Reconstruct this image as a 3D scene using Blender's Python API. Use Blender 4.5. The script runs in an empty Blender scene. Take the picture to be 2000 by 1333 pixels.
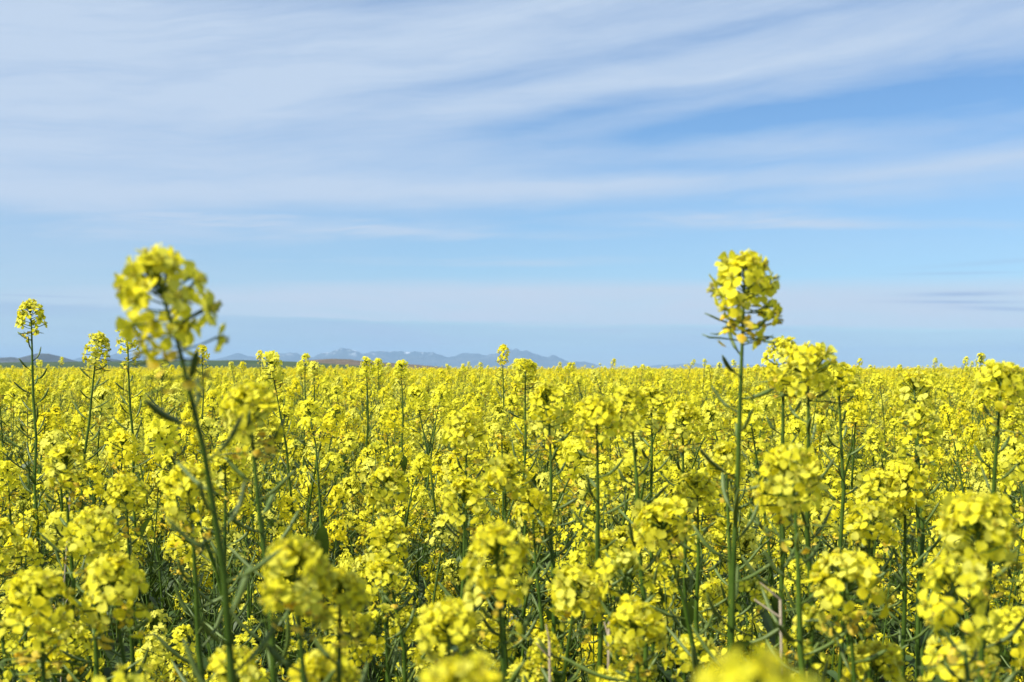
import bpy, math, random
import numpy as np
from mathutils import Matrix, Vector, noise as mnoise

sc = bpy.context.scene
COL = sc.collection
R = math.radians
PI = math.pi

# ------------------------------------------------------------------ camera
CAM_Z = 1.25
FPX = 2747.0            # focal length in pixels of the 2000 px wide photograph
HORIZ = 721.0           # pixel row of the true horizon
cd = bpy.data.cameras.new('camera')
cam = bpy.data.objects.new('camera', cd)
COL.objects.link(cam)
cam.location = (0, 0, CAM_Z)
cam.rotation_euler = (R(90) + math.atan((HORIZ - 666.5) / FPX), 0, 0)
cd.sensor_width = 22.2
cd.lens = FPX / 2000 * 22.2
cd.clip_start = 0.02
cd.clip_end = 120000
cd.dof.use_dof = True
cd.dof.focus_distance = 2.7
cd.dof.aperture_fstop = 11.0
cd.dof.aperture_blades = 0
sc.camera = cam

# ------------------------------------------------------------------ view, render
sc.view_settings.view_transform = 'Standard'
sc.view_settings.look = 'None'
sc.view_settings.gamma = 1
EXPO = 0.6
sc.view_settings.exposure = EXPO
sc.view_settings.use_curve_mapping = False
sc.render.engine = 'CYCLES'
sc.cycles.max_bounces = 7
sc.cycles.diffuse_bounces = 4
sc.cycles.glossy_bounces = 2
sc.cycles.transmission_bounces = 4
sc.cycles.transparent_max_bounces = 4
sc.cycles.volume_bounces = 0
sc.cycles.use_denoising = True
sc.cycles.caustics_reflective = False
sc.cycles.caustics_refractive = False

# ------------------------------------------------------------------ sun
SUN = Vector((-0.72, -0.42, 0.84)).normalized()
SUN_EL = math.asin(SUN.z)
ld = bpy.data.lights.new('sun', 'SUN')
ld.energy = 4.8
ld.angle = R(0.5)
ld.color = (1.0, 0.95, 0.86)
sun = bpy.data.objects.new('sun', ld)
COL.objects.link(sun)
sun.rotation_euler = SUN.to_track_quat('Z', 'Y').to_euler()
sun.location = (-20, -12, 24)


# ------------------------------------------------------------------ node helpers
class NT:
    def __init__(s, tree):
        s.t = tree

    def n(s, typ, **kw):
        x = s.t.nodes.new(typ)
        for k, v in kw.items():
            setattr(x, k, v)
        return x

    def put(s, sock, v):
        if v is None:
            return
        if isinstance(v, bpy.types.NodeSocket):
            s.t.links.new(v, sock)
        else:
            sock.default_value = v

    def m(s, op, a, b=None, c=None, clamp=False):
        x = s.n('ShaderNodeMath', operation=op, use_clamp=clamp)
        s.put(x.inputs[0], a)
        s.put(x.inputs[1], b)
        s.put(x.inputs[2], c)
        return x.outputs[0]

    def add(s, *a):
        r = a[0]
        for b in a[1:]:
            r = s.m('ADD', r, b)
        return r

    def mul(s, *a):
        r = a[0]
        for b in a[1:]:
            r = s.m('MULTIPLY', r, b)
        return r

    def sub(s, a, b):
        return s.m('SUBTRACT', a, b)

    def sm(s, v, lo, hi, a=0.0, b=1.0):
        x = s.n('ShaderNodeMapRange', interpolation_type='SMOOTHSTEP')
        s.put(x.inputs['Value'], v)
        s.put(x.inputs['From Min'], lo)
        s.put(x.inputs['From Max'], hi)
        s.put(x.inputs['To Min'], a)
        s.put(x.inputs['To Max'], b)
        return x.outputs[0]

    def xyz(s, x, y, z=0.0):
        c = s.n('ShaderNodeCombineXYZ')
        s.put(c.inputs[0], x)
        s.put(c.inputs[1], y)
        s.put(c.inputs[2], z)
        return c.outputs[0]

    def noise(s, vec, scale=1.0, detail=4.0, rough=0.5, dist=0.0):
        x = s.n('ShaderNodeTexNoise')
        if vec is not None:
            s.put(x.inputs['Vector'], vec)
        x.inputs['Scale'].default_value = scale
        x.inputs['Detail'].default_value = detail
        x.inputs['Roughness'].default_value = rough
        x.inputs['Distortion'].default_value = dist
        return x.outputs['Fac']

    def mix(s, f, a, b, blend='MIX'):
        x = s.n('ShaderNodeMix', data_type='RGBA', blend_type=blend)
        s.put(x.inputs[0], f)
        s.put(x.inputs[6], a)
        s.put(x.inputs[7], b)
        return x.outputs[2]


def rgb(r, g, b):
    return (r, g, b, 1.0)


# ------------------------------------------------------------------ sky: Nishita air plus thin cirrus
SKY_STRENGTH = 0.069
w = bpy.data.worlds.new('World')
sc.world = w
w.use_nodes = True
w.node_tree.nodes.clear()
N = NT(w.node_tree)
sky = N.n('ShaderNodeTexSky', sky_type='NISHITA')
sky.sun_disc = False
sky.sun_elevation = SUN_EL
sky.sun_rotation = math.atan2(SUN.x, SUN.y)
sky.altitude = 900
sky.air_density = 1.0
sky.dust_density = 0.3
sky.ozone_density = 1.5
tc = N.n('ShaderNodeTexCoord')
sep = N.n('ShaderNodeSeparateXYZ')
w.node_tree.links.new(tc.outputs['Generated'], sep.inputs[0])
dx, dy, dz = sep.outputs
az = N.m('ARCTAN2', dx, dy)                                   # 0 ahead, positive to the right
el = N.m('ARCSINE', dz)
A = N.mul(az, 2.87)                                           # about -1 .. 1 over the view
E = N.mul(el, 57.2958)                                        # degrees of elevation
zc = N.m('MAXIMUM', N.add(dz, 0.03), 0.02)
px = N.m('DIVIDE', dx, zc)
py = N.m('DIVIDE', dy, zc)
ang = R(-52)                                                  # the wind that combs the cirrus
ca, sa = math.cos(ang), math.sin(ang)
along = N.add(N.mul(px, sa), N.mul(py, ca))
across = N.sub(N.mul(px, ca), N.mul(py, sa))
warp = N.noise(N.xyz(N.mul(along, 0.16), N.mul(across, 0.35), 3.1), 1.0, 3.0, 0.5)
across_w = N.add(across, N.mul(warp, 2.4))
n_big = N.noise(N.xyz(N.mul(along, 0.10), N.mul(across_w, 0.36), 0.7), 1.0, 3.0, 0.45)
n_mid = N.noise(N.xyz(N.mul(along, 0.22), N.mul(across_w, 0.95), 5.3), 1.0, 5.0, 0.55)
n_fine = N.noise(N.xyz(N.mul(along, 0.55), N.mul(across_w, 3.4), 9.9), 1.0, 5.0, 0.6)
n_lo = N.noise(N.xyz(N.mul(A, 1.6), N.mul(E, 0.75), 2.0), 1.0, 5.0, 0.55)
n_soft = N.noise(N.xyz(N.mul(A, 2.2), N.mul(E, 0.22), 8.0), 1.0, 3.0, 0.5)


def blob(a0, e0, ra, re, slope, amp, wob=0.5):
    """A soft streak centred on azimuth a0 and elevation e0, tilted by slope (degrees per unit azimuth)."""
    da = N.sub(A, a0)
    de = N.add(N.sub(N.sub(E, e0), N.mul(da, slope)), N.mul(N.sub(n_mid, 0.5), wob), N.mul(N.sub(n_lo, 0.5), wob))
    q = N.add(N.m('POWER', N.m('ABSOLUTE', N.mul(da, 1 / ra)), 2.0), N.m('POWER', N.m('ABSOLUTE', N.mul(de, 1 / re)), 2.0))
    return N.mul(N.m('EXPONENT', N.mul(q, -1.0)), amp)


# cirrus veil above, combed
wv = N.add(E, N.mul(A, N.sub(E, 3.0), -0.30), N.mul(N.sub(n_soft, 0.5), 1.6))
n_str = N.noise(N.xyz(N.mul(A, 0.9), N.mul(wv, 0.55), 21.0), 1.0, 7.0, 0.58, 0.5)
n_wisp = N.noise(N.xyz(N.add(N.mul(A, 3.0), N.mul(E, 0.3)), N.mul(wv, 1.0), 31.0), 1.0, 7.0, 0.60, 0.4)
n_hair = N.noise(N.xyz(N.add(N.mul(A, 4.5), N.mul(E, 0.5)), N.mul(wv, 3.6), 41.0), 1.0, 5.0, 0.6, 0.8)
veil = N.add(0.66, N.mul(N.sub(n_big, 0.5), 0.7), N.mul(N.sub(n_str, 0.5), 1.1), N.mul(N.sub(n_wisp, 0.5), 0.55), N.mul(N.sub(n_hair, 0.5), 0.12))
veil = N.add(veil, N.sm(A, 0.5, -0.9, 0.0, 0.20))
veil = N.add(
    veil,
    blob(0.50, 13.6, 0.52, 0.42, 3.0, -0.40, 1.2),
    blob(0.10, 10.2, 0.26, 0.5, 3.5, -0.42, 1.0),
    blob(-0.06, 11.4, 0.24, 0.45, 3.0, -0.34, 1.0),
    blob(0.58, 10.1, 0.55, 0.75, 2.4, -0.80, 1.0),
    blob(1.00, 10.2, 0.40, 1.1, 1.5, -0.70, 1.0),
    blob(0.34, 8.1, 0.34, 0.34, 0.9, -0.50, 0.8),
    blob(0.55, 7.0, 0.20, 0.22, 0.8, -0.25, 0.8),
    blob(0.94, 7.9, 0.34, 0.50, 2.6, 0.42, 0.9),
    blob(0.45, 11.9, 0.55, 0.40, 2.6, 0.22, 1.0),
    blob(-0.80, 14.7, 0.34, 0.55, 0.0, -0.34, 1.0),
    blob(-0.25, 14.9, 0.25, 0.5, 1.0, -0.30, 1.0),
    blob(-0.1, 7.3, 0.8, 0.6, 0.5, 0.20, 1.0),
)
veil = N.m('MINIMUM', N.m('MAXIMUM', veil, 0.0), 1.0)
# the clear gap above the far bank of cloud
gap_top = N.add(6.35, N.mul(A, 0.25), N.mul(N.sub(n_lo, 0.5), 1.5), N.mul(N.sub(n_soft, 0.5), 1.8))
gap = N.mul(N.sm(E, N.add(gap_top, 0.7), N.sub(gap_top, 0.5)), N.sm(A, -1.5, 0.2, 0.40, 0.78))
veil = N.mul(veil, N.sub(1.0, gap))
wisps = N.add(blob(0.45, 6.2, 0.30, 0.38, -0.6, 0.55, 1.2), blob(-0.9, 5.3, 0.7, 0.50, 0.1, 0.55, 0.9),
              blob(-0.25, 5.7, 0.5, 0.32, -0.3, 0.50, 1.2), blob(0.78, 5.6, 0.38, 0.26, -1.2, 0.50, 1.0),
              blob(-0.15, 4.45, 0.6, 0.22, 0.1, 0.45, 0.7), blob(-0.55, 6.0, 0.5, 0.3, 0.2, 0.45, 0.9))
wisps = N.mul(wisps, N.sm(N.add(n_wisp, N.mul(n_hair, 0.5)), 0.50, 0.95, 0.55, 1.35))
veil = N.m('MAXIMUM', veil, wisps)
# far bank: soft on top, crisp along its base
bank_base = N.add(1.92, N.mul(A, -0.32), N.mul(N.sub(n_lo, 0.5), 0.6), N.mul(N.sub(n_hair, 0.5), 0.35), N.mul(N.sm(A, -0.35, -0.75), 0.35))
bank_top = N.add(3.7, N.mul(N.m('ABSOLUTE', N.sub(A, 0.0)), -0.30), N.mul(N.sub(n_lo, 0.5), 0.5))
crisp = N.sm(A, -0.4, -0.7, 0.16, 0.75)
bank = N.mul(N.sm(E, N.sub(bank_base, crisp), N.add(bank_base, 0.03)), N.sm(E, N.add(bank_top, 0.45), N.sub(bank_top, 0.6)))
bank = N.mul(bank, N.sm(A, -1.3, -0.2, 0.55, 1.0), N.sm(N.add(n_wisp, N.mul(n_lo, 0.6)), 0.5, 0.95, 0.72, 1.05))
veil = N.m('MAXIMUM', veil, bank)
low = N.mul(N.sm(E, 2.1, 1.6), N.add(0.20, N.mul(N.sub(n_lo, 0.5), 0.9), N.mul(N.sub(n_wisp, 0.5), 2.2)))
veil = N.m('MAXIMUM', veil, low)
# a few grey lens-shaped cloud bars low on the right
bars = N.add(blob(0.89, 2.90, 0.095, 0.10, 0.0, 0.75, 0.10), blob(0.88, 2.60, 0.12, 0.07, -0.4, 0.7, 0.10),
             blob(0.98, 2.30, 0.10, 0.09, -0.9, 0.65, 0.10), blob(0.88, 3.72, 0.11, 0.06, 0.0, 0.38, 0.06),
             blob(0.98, 4.15, 0.16, 0.10, 1.0, 0.25, 0.1), blob(-0.93, 2.82, 0.10, 0.04, -0.3, 0.40, 0.05))
CL = 1.0 / SKY_STRENGTH / 2 ** EXPO
air_tint = N.mix(1.0, sky.outputs[0], rgb(0.73, 1.0, 1.27), 'MULTIPLY')
cloud_col = N.mix(N.sm(E, 1.0, 8.0), rgb(0.64 * CL, 0.725 * CL, 0.84 * CL), rgb(0.575 * CL, 0.695 * CL, 0.865 * CL))
grey_col = rgb(0.36 * CL, 0.48 * CL, 0.72 * CL)
c1 = N.mix(N.mul(veil, 0.95), air_tint, cloud_col)
c1 = N.mix(N.mul(N.sm(E, N.add(bank_base, 0.05), N.sub(bank_base, 0.25)), N.add(0.38, N.mul(N.sub(n_lo, 0.5), 1.3))), c1, rgb(0.375 * CL, 0.505 * CL, 0.735 * CL))
c2 = N.mix(N.m('MINIMUM', bars, 1.0), c1, grey_col)
bg = N.n('ShaderNodeBackground')
N.put(bg.inputs['Color'], c2)
bg.inputs['Strength'].default_value = SKY_STRENGTH
wo = N.n('ShaderNodeOutputWorld')
w.node_tree.links.new(bg.outputs[0], wo.inputs['Surface'])


# ------------------------------------------------------------------ materials
def material(name):
    m = bpy.data.materials.new(name)
    m.use_nodes = True
    m.node_tree.nodes.clear()
    T = NT(m.node_tree)
    out = T.n('ShaderNodeOutputMaterial')
    return m, T, out


def leafy(name, c_a, c_b, scale, rough, transl, t_col=None, spec=0.3, bump=0.0, vary=0.12, tint=None, pale=None):
    """Thin plant tissue: two tones of noise, a little change per piece, light that comes through."""
    m, T, out = material(name)
    co = T.n('ShaderNodeTexCoord').outputs['Object']
    nz = T.noise(co, scale, 4.0, 0.55)
    col = T.mix(T.sm(nz, 0.3, 0.7), rgb(*c_a), rgb(*c_b))
    oi = T.n('ShaderNodeObjectInfo').outputs['Random']
    if tint:
        col = T.mix(T.sm(oi, 0.55, 1.0, 0.0, 0.6), col, rgb(*tint))
    if pale:
        col = T.mix(T.sm(oi, 0.40, 0.0, 0.0, 0.6), col, rgb(*pale))
    hsv = T.n('ShaderNodeHueSaturation')
    T.put(hsv.inputs['Color'], col)
    T.put(hsv.inputs['Value'], T.add(1.0 - vary / 2, T.mul(oi, vary)))
    col = hsv.outputs[0]
    p = T.n('ShaderNodeBsdfPrincipled')
    T.put(p.inputs['Base Color'], col)
    p.inputs['Roughness'].default_value = rough
    p.inputs['Specular IOR Level'].default_value = spec
    if bump:
        b = T.n('ShaderNodeBump')
        b.inputs['Strength'].default_value = bump
        b.inputs['Distance'].default_value = 0.001
        T.put(b.inputs['Height'], T.noise(co, scale * 6, 3.0, 0.6))
        m.node_tree.links.new(b.outputs[0], p.inputs['Normal'])
    res = p.outputs[0]
    if transl:
        tr = T.n('ShaderNodeBsdfTranslucent')
        if t_col:
            T.put(tr.inputs['Color'], rgb(*t_col))
        else:
            T.put(tr.inputs['Color'], col)
        mx = T.n('ShaderNodeMixShader')
        mx.inputs[0].default_value = transl
        m.node_tree.links.new(p.outputs[0], mx.inputs[1])
        m.node_tree.links.new(tr.outputs[0], mx.inputs[2])
        res = mx.outputs[0]
    m.node_tree.links.new(res, out.inputs['Surface'])
    return m


M_STEM = leafy('stem_skin', (0.036, 0.076, 0.005), (0.068, 0.120, 0.012), 60, 0.5, 0.0, spec=0.25, bump=0.15, vary=0.3)
M_POD = leafy('pod_skin', (0.075, 0.118, 0.016), (0.125, 0.175, 0.042), 80, 0.45, 0.0, spec=0.3, bump=0.12, vary=0.35)
M_LEAF = leafy('leaf_skin', (0.030, 0.062, 0.010), (0.060, 0.100, 0.022), 35, 0.5, 0.2, (0.10, 0.17, 0.02), spec=0.3, bump=0.3, vary=0.4)
M_PETAL = leafy('petal_skin', (0.90, 0.83, 0.030), (0.94, 0.89, 0.075), 140, 0.65, 0.50, spec=0.12, bump=0.2, vary=0.12, tint=(0.92, 0.77, 0.014), pale=(0.94, 0.92, 0.19))
M_WITHER = leafy('withered_petal', (0.88, 0.58, 0.016), (0.90, 0.72, 0.12), 260, 0.7, 0.45, spec=0.15, vary=0.3)
M_BUD = leafy('bud_skin', (0.32, 0.38, 0.03), (0.52, 0.52, 0.04), 160, 0.5, 0.15, spec=0.3, vary=0.2)
M_ANTHER = leafy('anther_skin', (0.62, 0.50, 0.03), (0.50, 0.46, 0.05), 200, 0.6, 0.1, spec=0.2, vary=0.2)
M_STRAW = leafy('straw_skin', (0.24, 0.19, 0.12), (0.36, 0.30, 0.21), 50, 0.6, 0.0, spec=0.3, bump=0.2, vary=0.2)
MATS = [M_STEM, M_POD, M_LEAF, M_PETAL, M_WITHER, M_BUD, M_ANTHER, M_STRAW]
STEM, POD, LEAF, PETAL, WITHER, BUD, ANTHER, STRAW = range(8)


# ------------------------------------------------------------------ mesh templates (numpy)
class Tm:
    """A bag of faces: vertices, loop indices, loop counts, material per face."""

    def __init__(s):
        s.v, s.l, s.c, s.m, s.n = [], [], [], [], 0

    def raw(s, v, faces, mat):
        v = np.asarray(v, dtype=np.float64).reshape(-1, 3)
        s.v.append(v)
        s.l.append(np.array([i for f in faces for i in f], dtype=np.int64) + s.n)
        s.c.append(np.array([len(f) for f in faces], dtype=np.int64))
        s.m.append(np.full(len(faces), mat, dtype=np.int64))
        s.n += len(v)
        return s

    def add(s, t, M=None):
        v, l, c, m = t.flat()
        if M is not None:
            v = v @ M[:3, :3].T + M[:3, 3]
        s.v.append(v)
        s.l.append(l + s.n)
        s.c.append(c)
        s.m.append(m)
        s.n += len(v)
        return s

    def flat(s):
        if len(s.v) != 1:
            s.v, s.l = [np.concatenate(s.v) if s.v else np.zeros((0, 3))], [np.concatenate(s.l) if s.l else np.zeros(0, np.int64)]
            s.c, s.m = [np.concatenate(s.c) if s.c else np.zeros(0, np.int64)], [np.concatenate(s.m) if s.m else np.zeros(0, np.int64)]
        return s.v[0], s.l[0], s.c[0], s.m[0]

    def mesh(s, name, mats=None):
        v, l, c, m = s.flat()
        me = bpy.data.meshes.new(name)
        me.vertices.add(len(v))
        me.vertices.foreach_set('co', v.astype(np.float32).ravel())
        me.loops.add(len(l))
        me.loops.foreach_set('vertex_index', l.astype(np.int32))
        me.polygons.add(len(c))
        me.polygons.foreach_set('loop_start', (np.cumsum(c) - c).astype(np.int32))
        for k in (mats or MATS):
            me.materials.append(k)
        me.polygons.foreach_set('material_index', m.astype(np.int32))
        me.polygons.foreach_set('use_smooth', np.ones(len(c), dtype=bool))
        me.update(calc_edges=True)
        return me


def unit(v):
    v = np.asarray(v, dtype=float)
    return v / (np.linalg.norm(v) + 1e-12)


def frame(d, roll=0.0, scale=1.0, pos=(0, 0, 0)):
    """4x4 whose z axis runs along d."""
    z = unit(d)
    h = np.array([0, 0, 1.0]) if abs(z[2]) < 0.9 else np.array([1.0, 0, 0])
    x = unit(np.cross(h, z))
    y = np.cross(z, x)
    c, s = math.cos(roll), math.sin(roll)
    M = np.eye(4)
    M[:3, 0] = (x * c + y * s) * scale
    M[:3, 1] = (y * c - x * s) * scale
    M[:3, 2] = z * scale
    M[:3, 3] = pos
    return M


def tube(pts, rad, sides, mat, tip=True):
    pts = np.asarray(pts, dtype=float)
    n = len(pts)
    v, f = [], []
    tang = np.gradient(pts, axis=0)
    ref = np.array([0.31, 0.95, 0.05])
    for i in range(n):
        t = unit(tang[i])
        x = ref - t * ref.dot(t)
        if np.linalg.norm(x) < 0.05:
            x = np.cross(t, [1, 0, 0])
        x = unit(x)
        ref = x
        y = np.cross(t, x)
        for k in range(sides):
            a = 2 * PI * k / sides
            v.append(pts[i] + (x * math.cos(a) + y * math.sin(a)) * rad[i])
    for i in range(n - 1):
        for k in range(sides):
            a, b = i * sides + k, i * sides + (k + 1) % sides
            f.append((a, b, b + sides, a + sides))
    if tip:
        f.append(tuple((n - 1) * sides + k for k in range(sides)))
    return Tm().raw(v, f, mat)


def petal(rng, L, W, cup, curl, hi=True):
    if hi:
        ts, ws = (0, .22, .45, .7, .9, 1.0), (.14, .22, .72, 1.0, .82, .30)
    else:
        ts, ws = (0, .45, .85, 1.0), (.12, .72, 1.0, .45)
    tw = rng.uniform(-.15, .15)
    v, f = [], []
    cols = (-1, 0, 1) if hi else (-1, 1)
    for t, q in zip(ts, ws):
        for c in cols:
            r = t * L * math.cos(cup)
            z = t * L * math.sin(cup) - curl * L * t * t + (0.10 * W * c * c * q if hi else 0) + tw * c * W * .5 * t
            z += rng.uniform(-.03, .03) * L
            rr = r - (0.06 * L * abs(c) if t > .95 else 0)
            v.append((rr, c * W * .5 * q, z))
    nc = len(cols)
    for i in range(len(ts) - 1):
        for k in range(nc - 1):
            a = i * nc + k
            f.append((a, a + nc, a + nc + 1, a + 1))
    return v, f


def flower(rng, hi=True, age=0.0):
    """Four-petalled flower on its own pedicel; the pedicel starts at the origin and runs along z."""
    t = Tm()
    Lp = 0.0170
    bend = np.array([rng.uniform(-.0015, .0015), rng.uniform(-.0015, .0015), 0])
    P = [np.zeros(3), bend + [0, 0, Lp * .5], np.array([0, 0, Lp])]
    t.add(tube(P if hi else [P[0], P[2]], [.0005, .00042, .0006] if hi else [.0006, .0006], 4 if hi else 3, STEM, False))
    tilt = frame((rng.uniform(-.75, .75), rng.uniform(-.75, .75), 1), rng.uniform(0, 6.3), 1, (0, 0, Lp))
    cup = rng.uniform(.12, .5) - age * .25
    for k in range(4):
        L, W = rng.uniform(.0070, .0083), rng.uniform(.0058, .0071)
        v, f = petal(rng, L, W, cup + rng.uniform(-.2, .2) - age * rng.uniform(0, .5), rng.uniform(.05, .35) + age * .3, hi)
        a = k * PI / 2 + rng.uniform(-.22, .22) + (0.12 if k % 2 else -0.12)
        Z = np.eye(4)
        Z[0, 0] = Z[1, 1] = math.cos(a)
        Z[0, 1], Z[1, 0] = -math.sin(a), math.sin(a)
        t.add(Tm().raw(v, f, PETAL), tilt @ Z)
    if hi:
        for k in range(6):                       # stamens round the pistil
            a = k * PI / 3 + rng.uniform(-.2, .2)
            q = np.array([math.cos(a) * .0016, math.sin(a) * .0016, rng.uniform(.0035, .0048)])
            t.add(tube([q * .2, q * .75, q], [.00025, .0003, .00055], 3, ANTHER), tilt)
        t.add(tube([(0, 0, 0), (0, 0, .0052)], [.0006, .0004], 4, BUD), tilt)
        for k in range(4):                       # narrow sepals
            a = k * PI / 2 + .78
            d = np.array([math.cos(a), math.sin(a), 0])
            s_ = np.array([-d[1], d[0], 0]) * .0006
            t.add(Tm().raw([d * .0004 - s_, d * .0004 + s_, d * .0032 + s_ + [0, 0, .0018], d * .0042 + [0, 0, .0014], d * .0032 - s_ + [0, 0, .0018]], [(0, 1, 2, 3, 4)], BUD), tilt)
    return t


def withered(rng, hi=True):
    t = Tm()
    Lp = 0.0140
    t.add(tube([(0, 0, 0), (0, 0, Lp)], [.0005, .0006], 3, POD, False))
    t.add(tube([(0, 0, Lp), (.0008, 0, Lp + .005), (0, .001, Lp + .0095)], [.0007, .0007, .0003], 3, POD))
    for k in range(rng.choice((2, 3, 3, 4))):
        a = rng.uniform(0, 6.28)
        d = np.array([math.cos(a), math.sin(a), 0])
        s_ = np.array([-d[1], d[0], 0])
        L = rng.uniform(.005, .0085)
        wv = rng.uniform(.0012, .0026)
        v = []
        for q, wd in ((0, .3), (.4, 1), (.8, .9), (1, .2)):
            p = np.array([0, 0, Lp]) + d * L * (q * .8 + .05) + np.array([0, 0, L * (q * .25 - q * q * rng.uniform(.6, 1.1))])
            v += [p - s_ * wv * wd + [0, 0, rng.uniform(-.0006, .0006)], p + s_ * wv * wd]
        t.raw(v, [(0, 1, 3, 2), (2, 3, 5, 4), (4, 5, 7, 6)], WITHER if rng.random() < .72 else PETAL)
    return t


def pod(rng, L, hi=True):
    """Pedicel along z (really outward), then a slim silique that bends up; local +x is up."""
    ped = rng.uniform(.007, .012)
    n = 6 if hi else 3
    up = rng.uniform(.25, .75)
    side = rng.uniform(-.25, .25)
    th = rng.uniform(.05, .25)
    p = np.array([0, 0, 0.0])
    P, Rd = [p.copy()], [.00075]
    d = np.array([math.sin(th), 0, math.cos(th)])
    p = p + d * ped
    P.append(p.copy())
    Rd.append(.00065)
    rmax = rng.uniform(.0011, .0017)
    for i in range(1, n + 1):
        q = i / n
        t_ = th + up * min(1, q * 1.5)
        d = unit([math.sin(t_), side * q, math.cos(t_)])
        p = p + d * L / n
        P.append(p.copy())
        prof = 1.0 if q < .75 else max(.18, 1 - (q - .75) * 3.4)
        Rd.append(rmax * prof * (0.75 + .25 * min(1, q * 4)) * (1 + (.07 if i % 2 else -.05)))
    if hi:
        P.insert(2, P[1] + (P[2] - P[1]) * .12)
        Rd.insert(2, .0011)
    return tube(P, Rd, 5 if hi else 3, POD)


def leaf_blade(rng, L, W, lobed=False, hi=True):
    """Blade runs along z (outward), local +x is up, with a midrib fold and a droop."""
    n = 8 if hi else 4
    v, f = [], []
    droop = rng.uniform(.3, 1.2)
    tw = rng.uniform(-.5, .5)
    for i in range(n + 1):
        q = i / n
        ww = math.sin(PI * min(1, q * .93 + .07)) ** .8
        if lobed:
            ww *= (1.0 + .42 * math.sin(q * 17 + rng.uniform(-.4, .4))) * (.55 + .6 * q)
        ww = max(ww, .04)
        x = L * (.35 * q - .5 * droop * q * q)
        for c in (-1, 0, 1):
            e = rng.uniform(-.05, .05) * W
            v.append((x + abs(c) * W * .16 * ww + tw * c * W * .4 * q + e, c * W * .5 * ww, L * q * (1 - .12 * droop * q)))
    for i in range(n):
        for k in range(2):
            a = i * 3 + k
            f.append((a, a + 3, a + 4, a + 1))
    return Tm().raw(v, f, LEAF)


def ell(c, d, r, L, mat, sides=5):
    c = np.asarray(c, float)
    d = unit(d)
    return tube([c, c + d * L * .3, c + d * L * .75, c + d * L], [r * .45, r, r * .85, r * .25], sides, mat)


rs = random.Random(11)
FLW = [[flower(rs, True, 0.0) for _ in range(6)] + [flower(rs, True, 0.9) for _ in range(4)],
       [flower(rs, False, 0.0) for _ in range(6)] + [flower(rs, False, 0.9) for _ in range(4)]]
WTH = [[withered(rs, True) for _ in range(6)], [withered(rs, False) for _ in range(6)]]
PODL = [.010, .016, .022, .028, .034, .040, .046]
PODS = [[[pod(rs, L, True) for _ in range(3)] for L in PODL], [[pod(rs, L, False) for _ in range(3)] for L in PODL]]
LVS = [[leaf_blade(rs, L, W, lob, hi) for (L, W, lob) in ((.045, .009, 0), (.06, .013, 0), (.08, .018, 0), (.10, .04, 1), (.13, .055, 1), (.15, .06, 1))] for hi in (True, False)]


def bud_cluster(rng, n, hi=True):
    """Tight dome of unopened buds at the top of a raceme, round the origin."""
    t = Tm()
    for i in range(n):
        a = i * 2.39996 + rng.uniform(-.2, .2)
        q = math.sqrt((i + .3) / n)
        r = .0062 * q
        z = .0045 - .0075 * q * q
        d = (math.cos(a) * q * .9, math.sin(a) * q * .9, 1)
        t.add(ell((math.cos(a) * r, math.sin(a) * r, z), d, rng.uniform(.0009, .0014), rng.uniform(.0034, .005), BUD, 5 if hi else 3))
        if hi and i % 2:
            t.add(tube([(0, 0, z - .008), (math.cos(a) * r, math.sin(a) * r, z)], [.0004, .0004], 3, STEM, False))
    return t


# ------------------------------------------------------------------ growing one mustard plant
def axis_point(pts, s):
    """Point and tangent a length s below the tip of a polyline that runs base -> tip."""
    acc = 0.0
    for i in range(len(pts) - 1, 0, -1):
        d = pts[i - 1] - pts[i]
        L = np.linalg.norm(d)
        if acc + L >= s:
            return pts[i] + d * ((s - acc) / L), -d / L
        acc += L
    return pts[0], unit(pts[1] - pts[0])


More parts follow.
